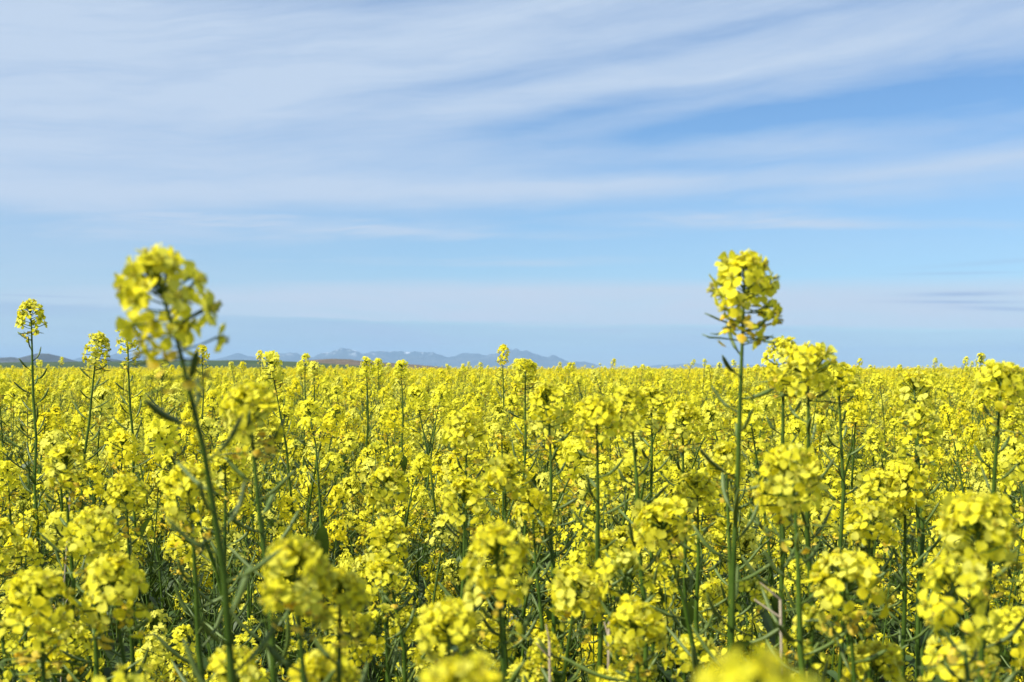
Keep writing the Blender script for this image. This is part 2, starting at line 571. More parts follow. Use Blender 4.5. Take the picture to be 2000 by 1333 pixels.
def make_raceme(rng, pts, size, length, nfl, pod_from, pod_to, lod, wither=1.0, pod_len=(.012, .036), sparse=1.0):
    """Flowers, spent flowers and pods down one axis."""
    fl, wi, po = [], [], []
    g = rng.uniform(0, 6.28)
    for i in range(nfl):
        q = (i + .5) / nfl
        s = (.002 + length * q ** 1.7)
        p, t = axis_point(pts, s)
        a = g + i * 2.39996 + rng.uniform(-.35, .35)
        th = R(26 + 62 * q ** 1.1 + rng.uniform(-16, 16))
        F = frame(t)
        d = F[:3, 0] * math.cos(a) * math.sin(th) + F[:3, 1] * math.sin(a) * math.sin(th) + t * math.cos(th)
        sc_ = size * rng.uniform(.88, 1.16) * (0.62 + .42 * min(1, q * 1.6))
        k = rng.randrange(6) if q < .7 else rng.randrange(3, 10)
        fl.append((k, frame(d, rng.uniform(0, 6.28), sc_, p)))
    nw = int(rng.uniform(4, 9) * wither)
    for i in range(nw):
        s = length * rng.uniform(.8, 1.6) + rng.uniform(0, .012)
        p, t = axis_point(pts, s)
        a = rng.uniform(0, 6.28)
        th = R(rng.uniform(70, 105))
        F = frame(t)
        d = F[:3, 0] * math.cos(a) * math.sin(th) + F[:3, 1] * math.sin(a) * math.sin(th) + t * math.cos(th)
        wi.append((rng.randrange(6), frame(d, rng.uniform(0, 6.28), size * rng.uniform(.8, 1.15), p)))
    s = pod_from
    i = 0
    while s < pod_to:
        p, t = axis_point(pts, s)
        q = (s - pod_from) / max(1e-4, pod_to - pod_from)
        a = g + i * 2.39996 + rng.uniform(-.3, .3)
        th = R(rng.uniform(62, 88))
        F = frame(t)
        d = F[:3, 0] * math.cos(a) * math.sin(th) + F[:3, 1] * math.sin(a) * math.sin(th) + t * math.cos(th)
        # roll the pod so that its local x points up the stem
        z = unit(d)
        x = unit(t - z * t.dot(z))
        y = np.cross(z, x)
        M = np.eye(4)
        sc_ = rng.uniform(.9, 1.1)
        M[:3, 0], M[:3, 1], M[:3, 2], M[:3, 3] = x * sc_, y * sc_, z * sc_, p
        L = pod_len[0] + (pod_len[1] - pod_len[0]) * min(1, q * 1.6)
        L *= rng.uniform(.8, 1.15)
        k = min(len(PODL) - 1, max(0, int(round((L - .010) / .006))))
        po.append(((k, rng.randrange(3)), M))
        s += rng.uniform(.007, .017) * sparse * (1 + .5 * q)
        i += 1
    return fl, wi, po


def grow(rng, H, wobble=.006, lean=(0, 0), lam=0.25, size=1.0, length=.034, nfl=28, nbr=3, lod=0, drop=(.04, .26), wither=1.0, pods=.17, spread=(.05, .12), rad=1.0, leaves=9, br_az=None, pod_len=(.012, .036)):
    """Plan of a plant in its own coordinates (base at the origin on the ground). lean: where the tip stands relative to the base."""
    plan = []
    LX, LY = lean

    def main_at(d):          # d metres below the tip
        k = 1 - math.exp(-d / lam)
        kk = 1 - math.exp(-H / lam)
        return np.array([LX * (1 - k / kk), LY * (1 - k / kk), H - d])

    wob = [rng.uniform(-wobble, wobble) for _ in range(4)]
    n = 16 if lod == 0 else (9 if lod == 1 else 3)
    ds = [H * (1 - i / n) ** 1.35 for i in range(n + 1)]
    pts = [main_at(d) + np.array([wob[0] * math.sin(d * 17 + wob[1] * 900) + wob[2] * math.sin(d * 41), wob[3] * math.sin(d * 13), 0]) * min(1, d * 12) for d in ds]
    rr = [(.0008 + .0011 * min(1, d / .12) + .0013 * min(1, d / H) ** .8) * rad for d in ds]
    fl, wi, po = make_raceme(rng, pts, size, length, nfl, length * 1.25 + .008, length + pods, lod, wither, pod_len)
    ax = dict(kind='stem', tube=(pts, rr), fl=fl, wi=wi, po=po, lv=[], tip=pts[-1], tdir=unit(pts[-1] - pts[-2]), nbud=rng.randint(12, 18), size=size)
    for i in range(leaves):
        z = H * (.18 + .62 * (i + rng.random()) / leaves)
        p, t = axis_point(pts, H - z)
        a = i * 2.4 + rng.uniform(-.4, .4)
        big = z < H * .62
        k = rng.randrange(3, 6) if big else rng.randrange(0, 3)
        th = R(rng.uniform(40, 75))
        d = np.array([math.cos(a) * math.sin(th), math.sin(a) * math.sin(th), math.cos(th)])
        z_ = unit(d)
        x = unit(np.array([0, 0, 1.0]) - z_ * z_[2])
        y = np.cross(z_, x)
        M = np.eye(4)
        s_ = rng.uniform(.75, 1.25)
        M[:3, 0], M[:3, 1], M[:3, 2], M[:3, 3] = x * s_, y * s_, z_ * s_, p
        ax['lv'].append((k, M))
    plan.append(ax)
    a0 = rng.uniform(0, 6.28)
    for b in range(nbr):
        dr = rng.uniform(*drop)
        start = H * rng.uniform(.42, .72)
        start = min(start, H - dr - .12)
        a = (a0 + b * 2 * PI / nbr + rng.uniform(-.5, .5)) if br_az is None else br_az[b % len(br_az)] + rng.uniform(-.2, .2)
        sp = rng.uniform(*spread)
        p0, _ = axis_point(pts, H - start)
        p2 = main_at(dr) * 1.0
        p2 = np.array([p2[0] + math.cos(a) * sp, p2[1] + math.sin(a) * sp, H - dr])
        p1 = p0 * .55 + p2 * .45 + np.array([math.cos(a) * sp * .35, math.sin(a) * sp * .35, -.02])
        m = 9 if lod == 0 else (5 if lod == 1 else 2)
        bp = [(1 - t) ** 2 * p0 + 2 * t * (1 - t) * p1 + t * t * p2 for t in [i / m for i in range(m + 1)]]
        br = [(.0018 - .0011 * i / m) * rad * .85 for i in range(m + 1)]
        L2 = length * rng.uniform(.75, 1.05)
        st = rng.random()
        kf, kp, kw_, kb = (.35, .3, .2, 6) if st < .14 else ((.4, 1.6, 1.5, 0) if st < .30 else (1, 1, 1, 0))
        f2, w2, q2 = make_raceme(rng, bp, size * rng.uniform(.85, 1.05), L2, max(4, int(nfl * kf * rng.uniform(.65, 1.0))), L2 * 1.25 + .006, L2 + .02 + pods * kp * rng.uniform(.4, .9), lod, wither * kw_, pod_len)
        bx = dict(kind='branch', tube=(bp, br), fl=f2, wi=w2, po=q2, lv=[], tip=bp[-1], tdir=unit(bp[-1] - bp[-2]), nbud=rng.randint(9, 13) + kb, size=size * .9 * (1.35 if kb else 1))
        d = unit(bp[1] - bp[0])
        M = frame(d, rng.uniform(0, 6.28), rng.uniform(.8, 1.2), p0)
        bx['lv'].append((rng.randrange(0, 3), M))
        plan.append(bx)
    return plan


def blob_head(rng, n, s):
    """A far flower head: loose yellow flakes round a point."""
    t = Tm()
    for i in range(n):
        d = unit([rng.gauss(0, 1), rng.gauss(0, 1), rng.gauss(.25, .9)])
        c = d * np.array([.017, .017, .020]) * rng.uniform(.6, 1.1)
        F = frame(d + np.array([rng.uniform(-.7, .7), rng.uniform(-.7, .7), rng.uniform(-.7, .7)]), rng.uniform(0, 6))
        a = s * rng.uniform(.7, 1.2)
        q = np.array([(-a, -a, 0), (a, -a * .6, a * .3), (a * .8, a, 0), (-a * .7, a, a * .3)]) @ F[:3, :3].T + c
        t.raw(q, [(0, 1, 2, 3)], PETAL if i % 9 else WITHER)
    return t


def bake(plan, lod, t=None, M=None):
    """All of a plan in one template (for the mass of the field)."""
    t = t or Tm()
    q = Tm()
    rng = random.Random(len(plan) * 7 + 1)
    for ax in plan:
        q.add(tube(ax['tube'][0], ax['tube'][1], 4 if lod < 2 else 3, STEM))
        if lod < 2:
            for k, Mx in ax['fl']:
                q.add(FLW[1][k], Mx)
            for k, Mx in ax['wi']:
                q.add(WTH[1][k], Mx)
            for k, Mx in ax['po']:
                q.add(PODS[1][k[0]][k[1]], Mx)
            q.add(bud_cluster(rng, 6, False), frame(ax['tdir'], 0, ax['size'], ax['tip']))
        else:
            q.add(blob_head(rng, 34 if lod == 2 else 13, .0054 if lod == 2 else .0100), frame((0, 0, 1), rng.uniform(0, 6), 1, ax['tip'] - np.array([0, 0, .014])))
            if lod == 2:
                for k, Mx in ax['po'][::3]:
                    q.add(PODS[1][k[0]][k[1]], Mx)
        for k, Mx in (ax['lv'] if lod < 2 else ax['lv'][-3:]):
            q.add(LVS[1][k], Mx)
    return t.add(q, M)


# ------------------------------------------------------------------ objects
def tag(o, label=None, cat=None, group=None, kind=None):
    for k, v in (('label', label), ('category', cat), ('group', group), ('kind', kind)):
        if v:
            o[k] = v
    return o


def link(name, data, parent=None, M=None):
    o = bpy.data.objects.new(name, data)
    COL.objects.link(o)
    if parent is not None:
        o.parent = parent
    if M is not None:
        o.matrix_basis = Matrix(M.tolist()) if isinstance(M, np.ndarray) else M
    return o


ME_FLW = [t.mesh('flower') for t in FLW[0]]
ME_WTH = [t.mesh('withered_flower') for t in WTH[0]]
ME_POD = [[t.mesh('seed_pod') for t in row] for row in PODS[0]]
ME_LVS = [t.mesh('leaf') for t in LVS[0]]
rb = random.Random(5)
ME_BUD = [bud_cluster(rb, n).mesh('flower_head') for n in (10, 12, 14, 16, 18)]
GROUP = 'mustard plants of the flowering field'


def plant_near(plan, loc, rot=0.0):
    """Every flower, spent flower, pod and leaf is an object."""
    root = link('mustard_plant', None, None, Matrix.Translation(loc) @ Matrix.Rotation(rot, 4, 'Z'))
    root.empty_display_size = 0.05
    for ax in plan:
        s = link(ax['kind'], tube(ax['tube'][0], ax['tube'][1], 8, STEM).mesh(ax['kind']), root)
        for k, M in ax['po']:
            link('seed_pod', ME_POD[k[0]][k[1]], s, M)
        for k, M in ax['lv']:
            link('leaf', ME_LVS[k], s, M)
        HM = frame(ax['tdir'], 0, ax['size'], ax['tip'])
        inv = np.linalg.inv(HM)
        h = link('flower_head', ME_BUD[min(4, (ax['nbud'] - 9) // 2)], root, HM)
        for k, M in ax['fl']:
            link('flower', ME_FLW[k], h, inv @ M)
        for k, M in ax['wi']:
            link('withered_flower', ME_WTH[k], h, inv @ M)
    return root


def plant_mid(plan, loc, rot=0.0):
    """The flowers of a head and the pods of a stem are too small to pick apart: joined per part."""
    root = link('mustard_plant', None, None, Matrix.Translation(loc) @ Matrix.Rotation(rot, 4, 'Z'))
    root.empty_display_size = 0.05
    for ax in plan:
        s = link(ax['kind'], tube(ax['tube'][0], ax['tube'][1], 6, STEM).mesh(ax['kind']), root)
        if ax['po']:
            t = Tm()
            for k, M in ax['po']:
                t.add(PODS[1][k[0]][k[1]], M)
            tag(link('seed_pods', t.mesh('seed_pods'), s), kind='stuff')
        for k, M in ax['lv']:
            link('leaf', ME_LVS[k], s, M)
        HM = frame(ax['tdir'], 0, ax['size'], ax['tip'])
        inv = np.linalg.inv(HM)
        h = link('flower_head', ME_BUD[min(4, (ax['nbud'] - 9) // 2)], root, HM)
        t = Tm()
        for k, M in ax['fl']:
            t.add(FLW[1][k], inv @ M)
        for k, M in ax['wi']:
            t.add(WTH[1][k], inv @ M)
        tag(link('flowers', t.mesh('flowers'), h), kind='stuff')
    return root


def copy_tree(o, parent=None):
    c = o.copy()
    COL.objects.link(c)
    c.parent = parent
    for ch in o.children:
        copy_tree(ch, c)
    return c


# ------------------------------------------------------------------ the setting: ground, hills, mountains, haze
def grid_mesh(name, xs, ys, zf, mat):
    v = [(x, y, zf(i, j, x, y)) for j, y in enumerate(ys) for i, x in enumerate(xs)]
    nx = len(xs)
    f = [(j * nx + i, j * nx + i + 1, (j + 1) * nx + i + 1, (j + 1) * nx + i) for j in range(len(ys) - 1) for i in range(nx - 1)]
    return Tm().raw(v, f, 0).mesh(name, [mat])


def setting(name, me, label=None):
    return tag(link(name, me), label, None, None, 'structure')


def soil():
    m, T, out = material('field_soil')
    co = T.n('ShaderNodeTexCoord').outputs['Object']
    a = T.noise(co, 3.0, 6.0, 0.6)
    b = T.noise(co, 26.0, 5.0, 0.6)
    far = T.noise(co, 0.004, 4.0, 0.5)
    near = T.mix(T.sm(a, .3, .7), rgb(.020, .016, .010), rgb(.045, .035, .022))
    near = T.mix(T.sm(b, .5, .72), near, rgb(.05, .065, .025))
    geo = T.n('ShaderNodeSeparateXYZ')
    T.t.links.new(co, geo.inputs[0])
    crop = T.mix(T.sm(far, .4, .6), rgb(.20, .20, .05), rgb(.10, .13, .045))
    col = T.mix(T.sm(geo.outputs[1], 200, 320), near, crop)
    p = T.n('ShaderNodeBsdfPrincipled')
    T.put(p.inputs['Base Color'], col)
    p.inputs['Roughness'].default_value = .95
    bp = T.n('ShaderNodeBump')
    bp.inputs['Strength'].default_value = .8
    bp.inputs['Distance'].default_value = .03
    T.put(bp.inputs['Height'], T.add(a, T.mul(b, .5)))
    T.t.links.new(bp.outputs[0], p.inputs['Normal'])
    T.t.links.new(p.outputs[0], out.inputs['Surface'])
    return m


def slope_mat(name, c1_, c2_, c3_, s1, s2):
    m, T, out = material(name)
    co = T.n('ShaderNodeTexCoord').outputs['Object']
    a = T.noise(co, s1, 5.0, .6)
    b = T.noise(co, s2, 5.0, .6)
    col = T.mix(T.sm(a, .35, .65), rgb(*c1_), rgb(*c2_))
    col = T.mix(T.sm(b, .52, .68), col, rgb(*c3_))
    p = T.n('ShaderNodeBsdfPrincipled')
    T.put(p.inputs['Base Color'], col)
    p.inputs['Roughness'].default_value = .95
    p.inputs['Specular IOR Level'].default_value = .1
    T.t.links.new(p.outputs[0], out.inputs['Surface'])
    return m


def mountain_mat():
    m, T, out = material('mountain_rock_and_snow')
    tcn = T.n('ShaderNodeTexCoord').outputs['Object']
    s_ = T.n('ShaderNodeSeparateXYZ')
    T.t.links.new(tcn, s_.inputs[0])
    a = T.noise(tcn, .0016, 6.0, .65)
    b = T.noise(T.xyz(T.mul(s_.outputs[0], .006), T.mul(s_.outputs[1], .002), T.mul(s_.outputs[2], .002)), 1.0, 5.0, .6)
    col = T.mix(T.sm(a, .35, .65), rgb(.025, .045, .05), rgb(.06, .075, .07))
    snow = T.mul(T.sm(s_.outputs[2], 150, 330), T.sm(b, .54, .70))
    col = T.mix(snow, col, rgb(.82, .84, .86))
    p = T.n('ShaderNodeBsdfPrincipled')
    T.put(p.inputs['Base Color'], col)
    p.inputs['Roughness'].default_value = .9
    T.t.links.new(p.outputs[0], out.inputs['Surface'])
    return m


FAR = 29000.0
gx = [-FAR, -3000, -400, -60, -12, -4, 0, 4, 12, 60, 400, 3000, FAR]
gy = [-FAR, -3000, -300, -30, -6, 0, 6, 30, 120, 320, 1000, 4000, FAR]
setting('ground', grid_mesh('ground', gx, gy, lambda i, j, x, y: 0.0, soil()))


def interp(tab, x):
    if x <= tab[0][0]:
        return tab[0][1]
    for (a, p), (b, q) in zip(tab, tab[1:]):
        if x <= b:
            return p + (q - p) * (x - a) / (b - a)
    return tab[-1][1]


def ridge(name, D, depth, tab, mat, rough, n=220, rows=14, label=None, x0=None, x1=None):
    """Real relief at distance D: tab gives (azimuth px, height px) of the crest; slopes fall away in front and behind."""
    x0 = tab[0][0] if x0 is None else x0
    x1 = tab[-1][0] if x1 is None else x1
    pxs = [x0 + (x1 - x0) * i / n for i in range(n + 1)]
    xs = [(p - 1000) / FPX * D for p in pxs]
    ys = [D - depth * .55 + depth * 1.3 * j / rows for j in range(rows + 1)]
    mid = .55 / 1.3

    def z(i, j, x, y):
        h = interp(tab, pxs[i]) * 1.10 / FPX * D
        t = j / rows
        s = 1 - abs(t - mid) / (mid if t < mid else 1 - mid)
        s = max(0.0, s) ** .9
        k = mnoise.fractal(Vector((x / depth * 2.2, y / depth * 2.2, 1.7)), .9, 2.1, 6)
        r = 1 - abs(mnoise.noise(Vector((x / depth * 3.1, y / depth * 1.2, 4.0))))
        h *= 1 + (.30 if D > 20000 else .06) * mnoise.fractal(Vector((x / depth * 9, y / depth * 4, 9.3)), .8, 2.0, 4)
        return -2 + (h + 2) * s * (1 + rough * k * (1 - .6 * s)) * (1 - rough * .6 * (1 - r) * (1 - s)) + h * rough * .16 * k * s

    return setting(name, grid_mesh(name, xs, ys, z, mat), label)


M_GREEN = slope_mat('hill_grass', (.040, .072, .024), (.062, .088, .034), (.052, .06, .032), .012, .05)
M_SCRUB = slope_mat('hill_scrub', (.12, .095, .06), (.16, .12, .085), (.07, .07, .045), .02, .06)
M_HILLS = slope_mat('hill_forest', (.045, .05, .045), (.07, .068, .055), (.10, .09, .07), .002, .008)
ridge('hill', 1500, 500, [(-500, 0), (-380, 9), (-150, 12), (40, 14), (200, 16.5), (330, 18), (480, 17.5), (600, 14), (700, 8), (790, 0)], M_GREEN, .06, 120, 12, 'low green grassy hill beyond the yellow field')
ridge('hill', 1850, 420, [(470, 0), (560, 10), (600, 18), (640, 20.5), (685, 20), (710, 16), (760, 13), (830, 8), (925, 0)], M_SCRUB, .07, 120, 12, 'low brown scrubby rise at the end of the green hill')
ridge('hills', 7500, 1400, [(-320, 0), (-220, 14), (-120, 22), (-40, 17), (0, 20), (22, 22), (45, 17), (70, 28), (95, 27), (125, 16), (150, 8), (175, 9), (205, 20), (228, 16), (255, 4), (270, 0)], M_HILLS, .10, 200, 14, 'dark bluish hills far beyond the green hill')
MT = mountain_mat()
ridge('mountains', 24000, 3600,
      [(-620, 0), (-500, 16), (-380, 22), (-250, 14), (-100, 24), (60, 15), (150, 17), (210, 22), (235, 27), (262, 25), (300, 20), (345, 22), (400, 18), (440, 22), (470, 27), (490, 24), (520, 25), (540, 30), (562, 29), (585, 24), (610, 22), (640, 28), (668, 33),
       (690, 31), (712, 28), (735, 33), (770, 32), (800, 30), (830, 31), (860, 24), (880, 21), (905, 25), (935, 29), (960, 27), (985, 33), (1005, 35), (1030, 31), (1050, 25), (1070, 19), (1085, 19), (1110, 14), (1140, 13), (1165, 6), (1185, 0)],
      MT, .26, 600, 26, 'blue snow-streaked mountain range on the horizon')
ridge('mountains', 26500, 2500, [(1180, 0), (1260, 4), (1330, 10), (1365, 9), (1420, 6), (1500, 8), (1600, 4), (1700, 0)], MT, .16, 120, 12, 'faint low end of the mountain range')

hz = Tm()
B = 29800.0
zt, zb = 420.0, -3.5
hv = [(-B, -B, zb), (B, -B, zb), (B, B, zb), (-B, B, zb), (-B, -B, zt), (B, -B, zt), (B, B, zt), (-B, B, zt)]
hz.raw(hv, [(0, 3, 2, 1), (4, 5, 6, 7), (0, 1, 5, 4), (1, 2, 6, 5), (2, 3, 7, 6), (3, 0, 4, 7)], 0)
hm, T, hout = material('haze_air')
pv = T.n('ShaderNodeVolumePrincipled')
pv.inputs['Color'].default_value = rgb(.45, .70, .99)
pv.inputs['Density'].default_value = 4.7e-5
pv.inputs['Anisotropy'].default_value = 0.0
hm.node_tree.links.new(pv.outputs[0], hout.inputs['Volume'])
tag(link('haze', hz.mesh('haze', [hm])), None, None, None, 'stuff')


# ------------------------------------------------------------------ plants that can be singled out in the photograph
# x, top row, head width, head length (photo px), distance m, shift of the stem to the right further down (px), branches, options, nick, label
HERO = [
    (304, 484, 190, 205, .62, 84, 1, dict(lam=.10, wither=1.5, nfl=32, pods=.36, pod_len=(.016, .036), rad=.85, drop=(.16, .2)), 'big soft-focus head', 'tallest mustard plant, its big soft-focus yellow head rising high against the sky'),
    (1456, 495, 138, 112, .95, -18, 2, dict(lam=.8, wither=2.0, nfl=32, pod_len=(.018, .036), rad=.85, pods=.32, drop=(.19, .25), br_az=(.2, PI - .1), spread=(.055, .085)), 'tall lone head over the horizon', 'tall upright mustard plant with one round head and bare pods against blue sky'),
    (1528, 658, 84, 80, 1.35, 0, 1, {}, 'smaller twin head', 'mustard plant whose head pokes over the horizon behind a paler twin head'),
    (1575, 672, 118, 80, 1.08, 12, 1, {}, 'pale twin head', 'mustard plant with a broad pale head crossing the horizon beside the tall lone one'),
    (58, 584, 56, 60, 2.2, 14, 1, dict(pods=.34, nfl=26, lam=.6, pod_len=(.022, .042), drop=(.3, .4)), 'slender podded stem by the edge', 'slender tall mustard plant with small head and long ladder of pods near the left edge'),
    (192, 649, 52, 56, 2.3, -38, 1, dict(pods=.26, lam=.7, pod_len=(.02, .04)), 'leaning podded stem', 'leaning mustard plant with a small round head, next to the slender podded one'),
    (247, 628, 46, 60, 2.4, 14, 1, dict(pods=.22), 'stem half hidden by the big head', 'thin mustard plant half hidden behind the big soft-focus head'),
    (395, 673, 30, 36, 3.8, 6, 1, {}, 'tiny head under the big one', 'small far mustard head showing just right of the big soft-focus head'),
    (597, 690, 29, 38, 4.0, -4, 1, {}, 'left one of the far pair', 'taller one of two small far heads side by side before the brown rise'),
    (614, 704, 31, 32, 3.9, 4, 1, {}, 'right one of the far pair', 'lower one of two small far heads side by side before the brown rise'),
    (716, 697, 36, 36, 3.3, 2, 1, dict(nfl=20), 'greenish-topped far head', 'far mustard plant with a green-tipped head before the blue mountains'),
    (783, 703, 34, 32, 3.5, 9, 1, dict(pods=.24), 'far head with long bare stem', 'far mustard plant with a round head on a long bare stem under the mountains'),
    (983, 672, 28, 34, 4.2, 1, 1, dict(pods=.2, wither=1.5), 'lone head before the mountains', 'small lone mustard head standing clear above the field before the mountain range'),
    (1027, 701, 52, 44, 2.3, -4, 1, {}, 'broad head before the mountain end', 'mustard plant with a broad head touching the end of the mountain range'),
    (1067, 748, 86, 88, 1.38, 16, 1, dict(lam=.4), 'airy head on dark stem', 'mustard plant with an airy head on a dark upright stem below the mountains'),
    (1165, 775, 92, 70, 1.15, 4, 1, {}, 'left half of the double head', 'mustard plant with a wide yellow head, the left half of a double clump mid-field'),
    (1228, 756, 84, 80, 1.2, 28, 1, {}, 'right half of the double head', 'mustard plant with pale thick stem, the right half of a double clump mid-field'),
    (487, 748, 118, 90, .9, 42, 2, dict(wither=2.2, pods=.32, pod_len=(.022, .046)), 'blurry head with dark pods', 'soft-focus mustard plant with withered head and dark pods beside the tallest stem'),
    (910, 806, 82, 66, 1.5, 8, 2, {}, 'mid-field head with clear stem', 'mustard plant with a full head and clear dark stem at the centre of the field'),
    (1545, 868, 130, 120, .93, 18, 2, dict(nfl=34), 'large square head', 'mustard plant with a large bright square head right of the tall lone stem'),
    (985, 892, 104, 66, 1.2, 4, 2, {}, 'flat wide head at centre', 'mustard plant with a flat wide head just below the centre of the field'),
    (755, 912, 86, 72, 1.4, 4, 2, {}, 'round head above the dark gap', 'mustard plant with a round head a little above the dark leafy gap'),
    (905, 934, 94, 80, 1.28, 2, 1, {}, 'head under the clear stem', 'mustard plant whose head sits below the clear dark stem at the centre'),
    (1040, 955, 80, 64, 1.35, 20, 1, {}, 'head above the large centre clump', 'mustard plant with a loose head between the flat wide head and the double clump'),
    (1288, 978, 122, 74, 1.05, 95, 2, dict(lam=.3), 'flat head on slanting stem', 'mustard plant with a flat head on a stem that slants down to the right'),
    (1768, 902, 90, 100, 1.3, 4, 2, dict(nfl=34), 'sharp dense head', 'mustard plant with a sharp dense head of round petals, the crispest on the right'),
    (1905, 962, 152, 130, .8, 14, 2, dict(nfl=38), 'huge bright head', 'mustard plant with a huge bright head of wide petals near the right edge'),
    (1957, 706, 104, 84, 1.15, -16, 1, dict(pods=.26), 'right-edge head at the horizon', 'mustard plant with large open flowers at the right edge touching the horizon'),
    (1785, 726, 82, 84, 1.6, 6, 1, dict(pods=.28), 'tall head before right field', 'mustard plant with a tall head and many pods just under the horizon on the right'),
    (575, 1048, 150, 120, .66, 40, 1, dict(nfl=36, wither=1.8), 'upper lump of the blurred clump', 'soft-focus mustard plant with a big lumpy head low beside the tallest stem'),
    (665, 1108, 120, 100, .68, -10, 1, dict(nfl=30, wither=2.4), 'lower lump of the blurred clump', 'soft-focus mustard plant with orange withered petals beside the dark leafy gap'),
    (968, 1022, 138, 140, .8, 14, 2, dict(nfl=40, wither=1.8), 'tall clump at the bottom centre', 'mustard plant with a tall thick head at the bottom centre of the field'),
    (872, 1172, 124, 100, .8, 20, 1, dict(nfl=30), 'low head left of the tall clump', 'mustard plant with a low bright head in front of the tall thick centre head'),
    (1130, 1106, 114, 80, 1.0, -50, 1, {}, 'rounded head with crossing stems', 'mustard plant with a rounded head among crossing stems at the bottom centre'),
    (182, 992, 104, 90, 1.1, 8, 2, dict(wither=1.6), 'upper head of the left stack', 'mustard plant with a drooping-petalled head, uppermost of the stack on the left'),
    (220, 1086, 138, 110, .9, 36, 1, dict(wither=2), 'broad dome of the left stack', 'mustard plant with a broad domed head, right beside the lower tallest stem'),
    (82, 1108, 140, 130, .88, 18, 2, dict(wither=1.6), 'long ragged head', 'mustard plant with a long ragged greenish head at the lower left'),
    (755, 1012, 88, 84, 1.35, 42, 1, dict(lam=.35), 'head on curved stem over the gap', 'mustard plant with a cupped head on a curved stem over the dark leafy gap'),
    (1238, 1176, 118, 90, .95, 10, 1, {}, 'ragged low head', 'mustard plant with a ragged low head between crossing stems near the bottom'),
    (1650, 1078, 150, 100, .9, 20, 2, dict(wither=2), 'wide drooping head', 'mustard plant with a wide drooping head under the sharp dense one'),
    (1712, 1252, 118, 80, .93, -30, 1, {}, 'small dome at the bottom', 'mustard plant with a small neat domed head at the bottom right'),
    (1870, 1246, 140, 84, .85, 4, 1, {}, 'tapered dome in the corner', 'mustard plant with a tapered domed head near the bottom right corner'),
    (905, 1280, 180, 100, .42, 0, 0, {}, 'blurred head at the bottom edge', 'strongly blurred yellow head rising from the bottom edge, left of the centre clump'),
    (1470, 1262, 300, 130, .25, 0, 0, dict(nfl=24), 'most blurred head', 'most blurred mustard plant, a close yellow smear at the bottom edge under the lone stem'),
    (630, 1272, 128, 80, .7, 10, 1, {}, 'bottom head under the blurred clump', 'mustard plant with a low soft head at the bottom edge below the blurred clump'),
    (130, 866, 90, 76, 1.35, 10, 2, {}, 'left head with spent petals', 'mustard plant with a full head in the left field above the stacked heads'),
    (247, 926, 88, 76, 1.35, 6, 2, {}, 'head between the stacks', 'mustard plant with a loose head just above and right of the stacked heads'),
    (368, 905, 110, 100, 1.0, 24, 1, dict(wither=2), 'head touching the tallest stem', 'soft mustard plant with orange spent petals, its head touching the tallest stem'),
    (440, 872, 84, 72, 1.3, 6, 1, {}, 'head right of the tallest stem', 'mustard plant with a medium head just right of the tallest stem'),
    (1335, 786, 76, 64, 1.6, 4, 2, {}, 'round head left of the lone stem', 'mustard plant with a round pale head left of the tall lone stem'),
    (1272, 756, 70, 60, 1.7, 2, 2, {}, 'head by the double clump', 'mustard plant with a small head right of the double clump mid-field'),
    (1418, 862, 80, 70, 1.4, 6, 1, {}, 'head behind the lone stem', 'mustard plant with a shaggy head directly behind the tall lone stem'),
    (1360, 922, 90, 72, 1.25, 10, 2, {}, 'shaggy head near the lone stem', 'mustard plant with a shaggy head lower down, left of the tall lone stem'),
    (1975, 1182, 104, 100, .95, 0, 1, {}, 'cut-off head at the edge', 'mustard plant cut off by the right edge, below the huge bright head'),
    (790, 1182, 76, 60, 1.5, 6, 1, {}, 'little head in the gap', 'mustard plant with a little head sitting in the dark leafy gap'),
    (1700, 978, 96, 80, 1.2, -14, 2, {}, 'loose head under the sharp one', 'mustard plant with a loose flat head just left below the sharp dense one'),
    (52, 1050, 64, 54, 1.5, 4, 1, dict(nfl=20), 'greenish low head', 'mustard plant with a small greenish head at the left above the long ragged one'),
    (1640, 706, 66, 60, 1.55, 2, 1, {}, 'head right of the twins', 'mustard plant with a small head just right of the pale twin head'),
    (1916, 689, 25, 26, 4.6, -1, 1, dict(pods=.2), 'tiny head over the horizon', 'tiny far mustard head standing clear above the horizon on the right'),
    (1065, 1230, 60, 60, 1.1, 0, 1, {}, 'low head by the tall clump', 'mustard plant with a small low head to the right of the tall thick centre head'),
]

placed = []          # (x, y) already taken
fixed = []           # (root, x, y, nick)
for (px_, py_, w_, len_, D, sh, nb, opt, nick, label) in HERO:
    rng = random.Random(int(px_ * 31 + py_))
    tx, ty = (px_ - 1000) / FPX * D, D
    tz = CAM_Z + (HORIZ - py_) / FPX * D - .012 * min(1.45, max(.6, (w_ * D / FPX) / .043))
    size = min(1.45, max(.6, (w_ * D / FPX) / .043))
    length = max(.014, len_ * D / FPX - .012 * size)
    o = dict(opt)
    kw = dict(wobble=.0025, lam=o.get('lam', .45), size=size, length=length, nfl=int(1.2 * o.get('nfl', 30)), wither=o.get('wither', 1.1), pods=o.get('pods', .19), rad=o.get('rad', 1.0), pod_len=o.get('pod_len', (.012, .036)),
              drop=o.get('drop', (.07, .24)), br_az=o.get('br_az'), spread=o.get('spread', (.05, .12)))
    far_l = (sh / FPX * D) * (1 - math.exp(-tz / kw['lam'])) / max(.2, 1 - math.exp(-(400 / FPX * D) / kw['lam']))
    bx, by = tx + far_l, ty + rng.uniform(-.03, .05)
    plan = grow(rng, tz, lean=(tx - bx, ty - by), nbr=nb, leaves=16, **kw)
    root = plant_near(plan, (bx, by, 0)) if D < 2.6 else plant_mid(plan, (bx, by, 0))
    tag(root, label, 'plant', GROUP)
    placed.append((bx, by))
    fixed.append((tx, ty, nick, tz))

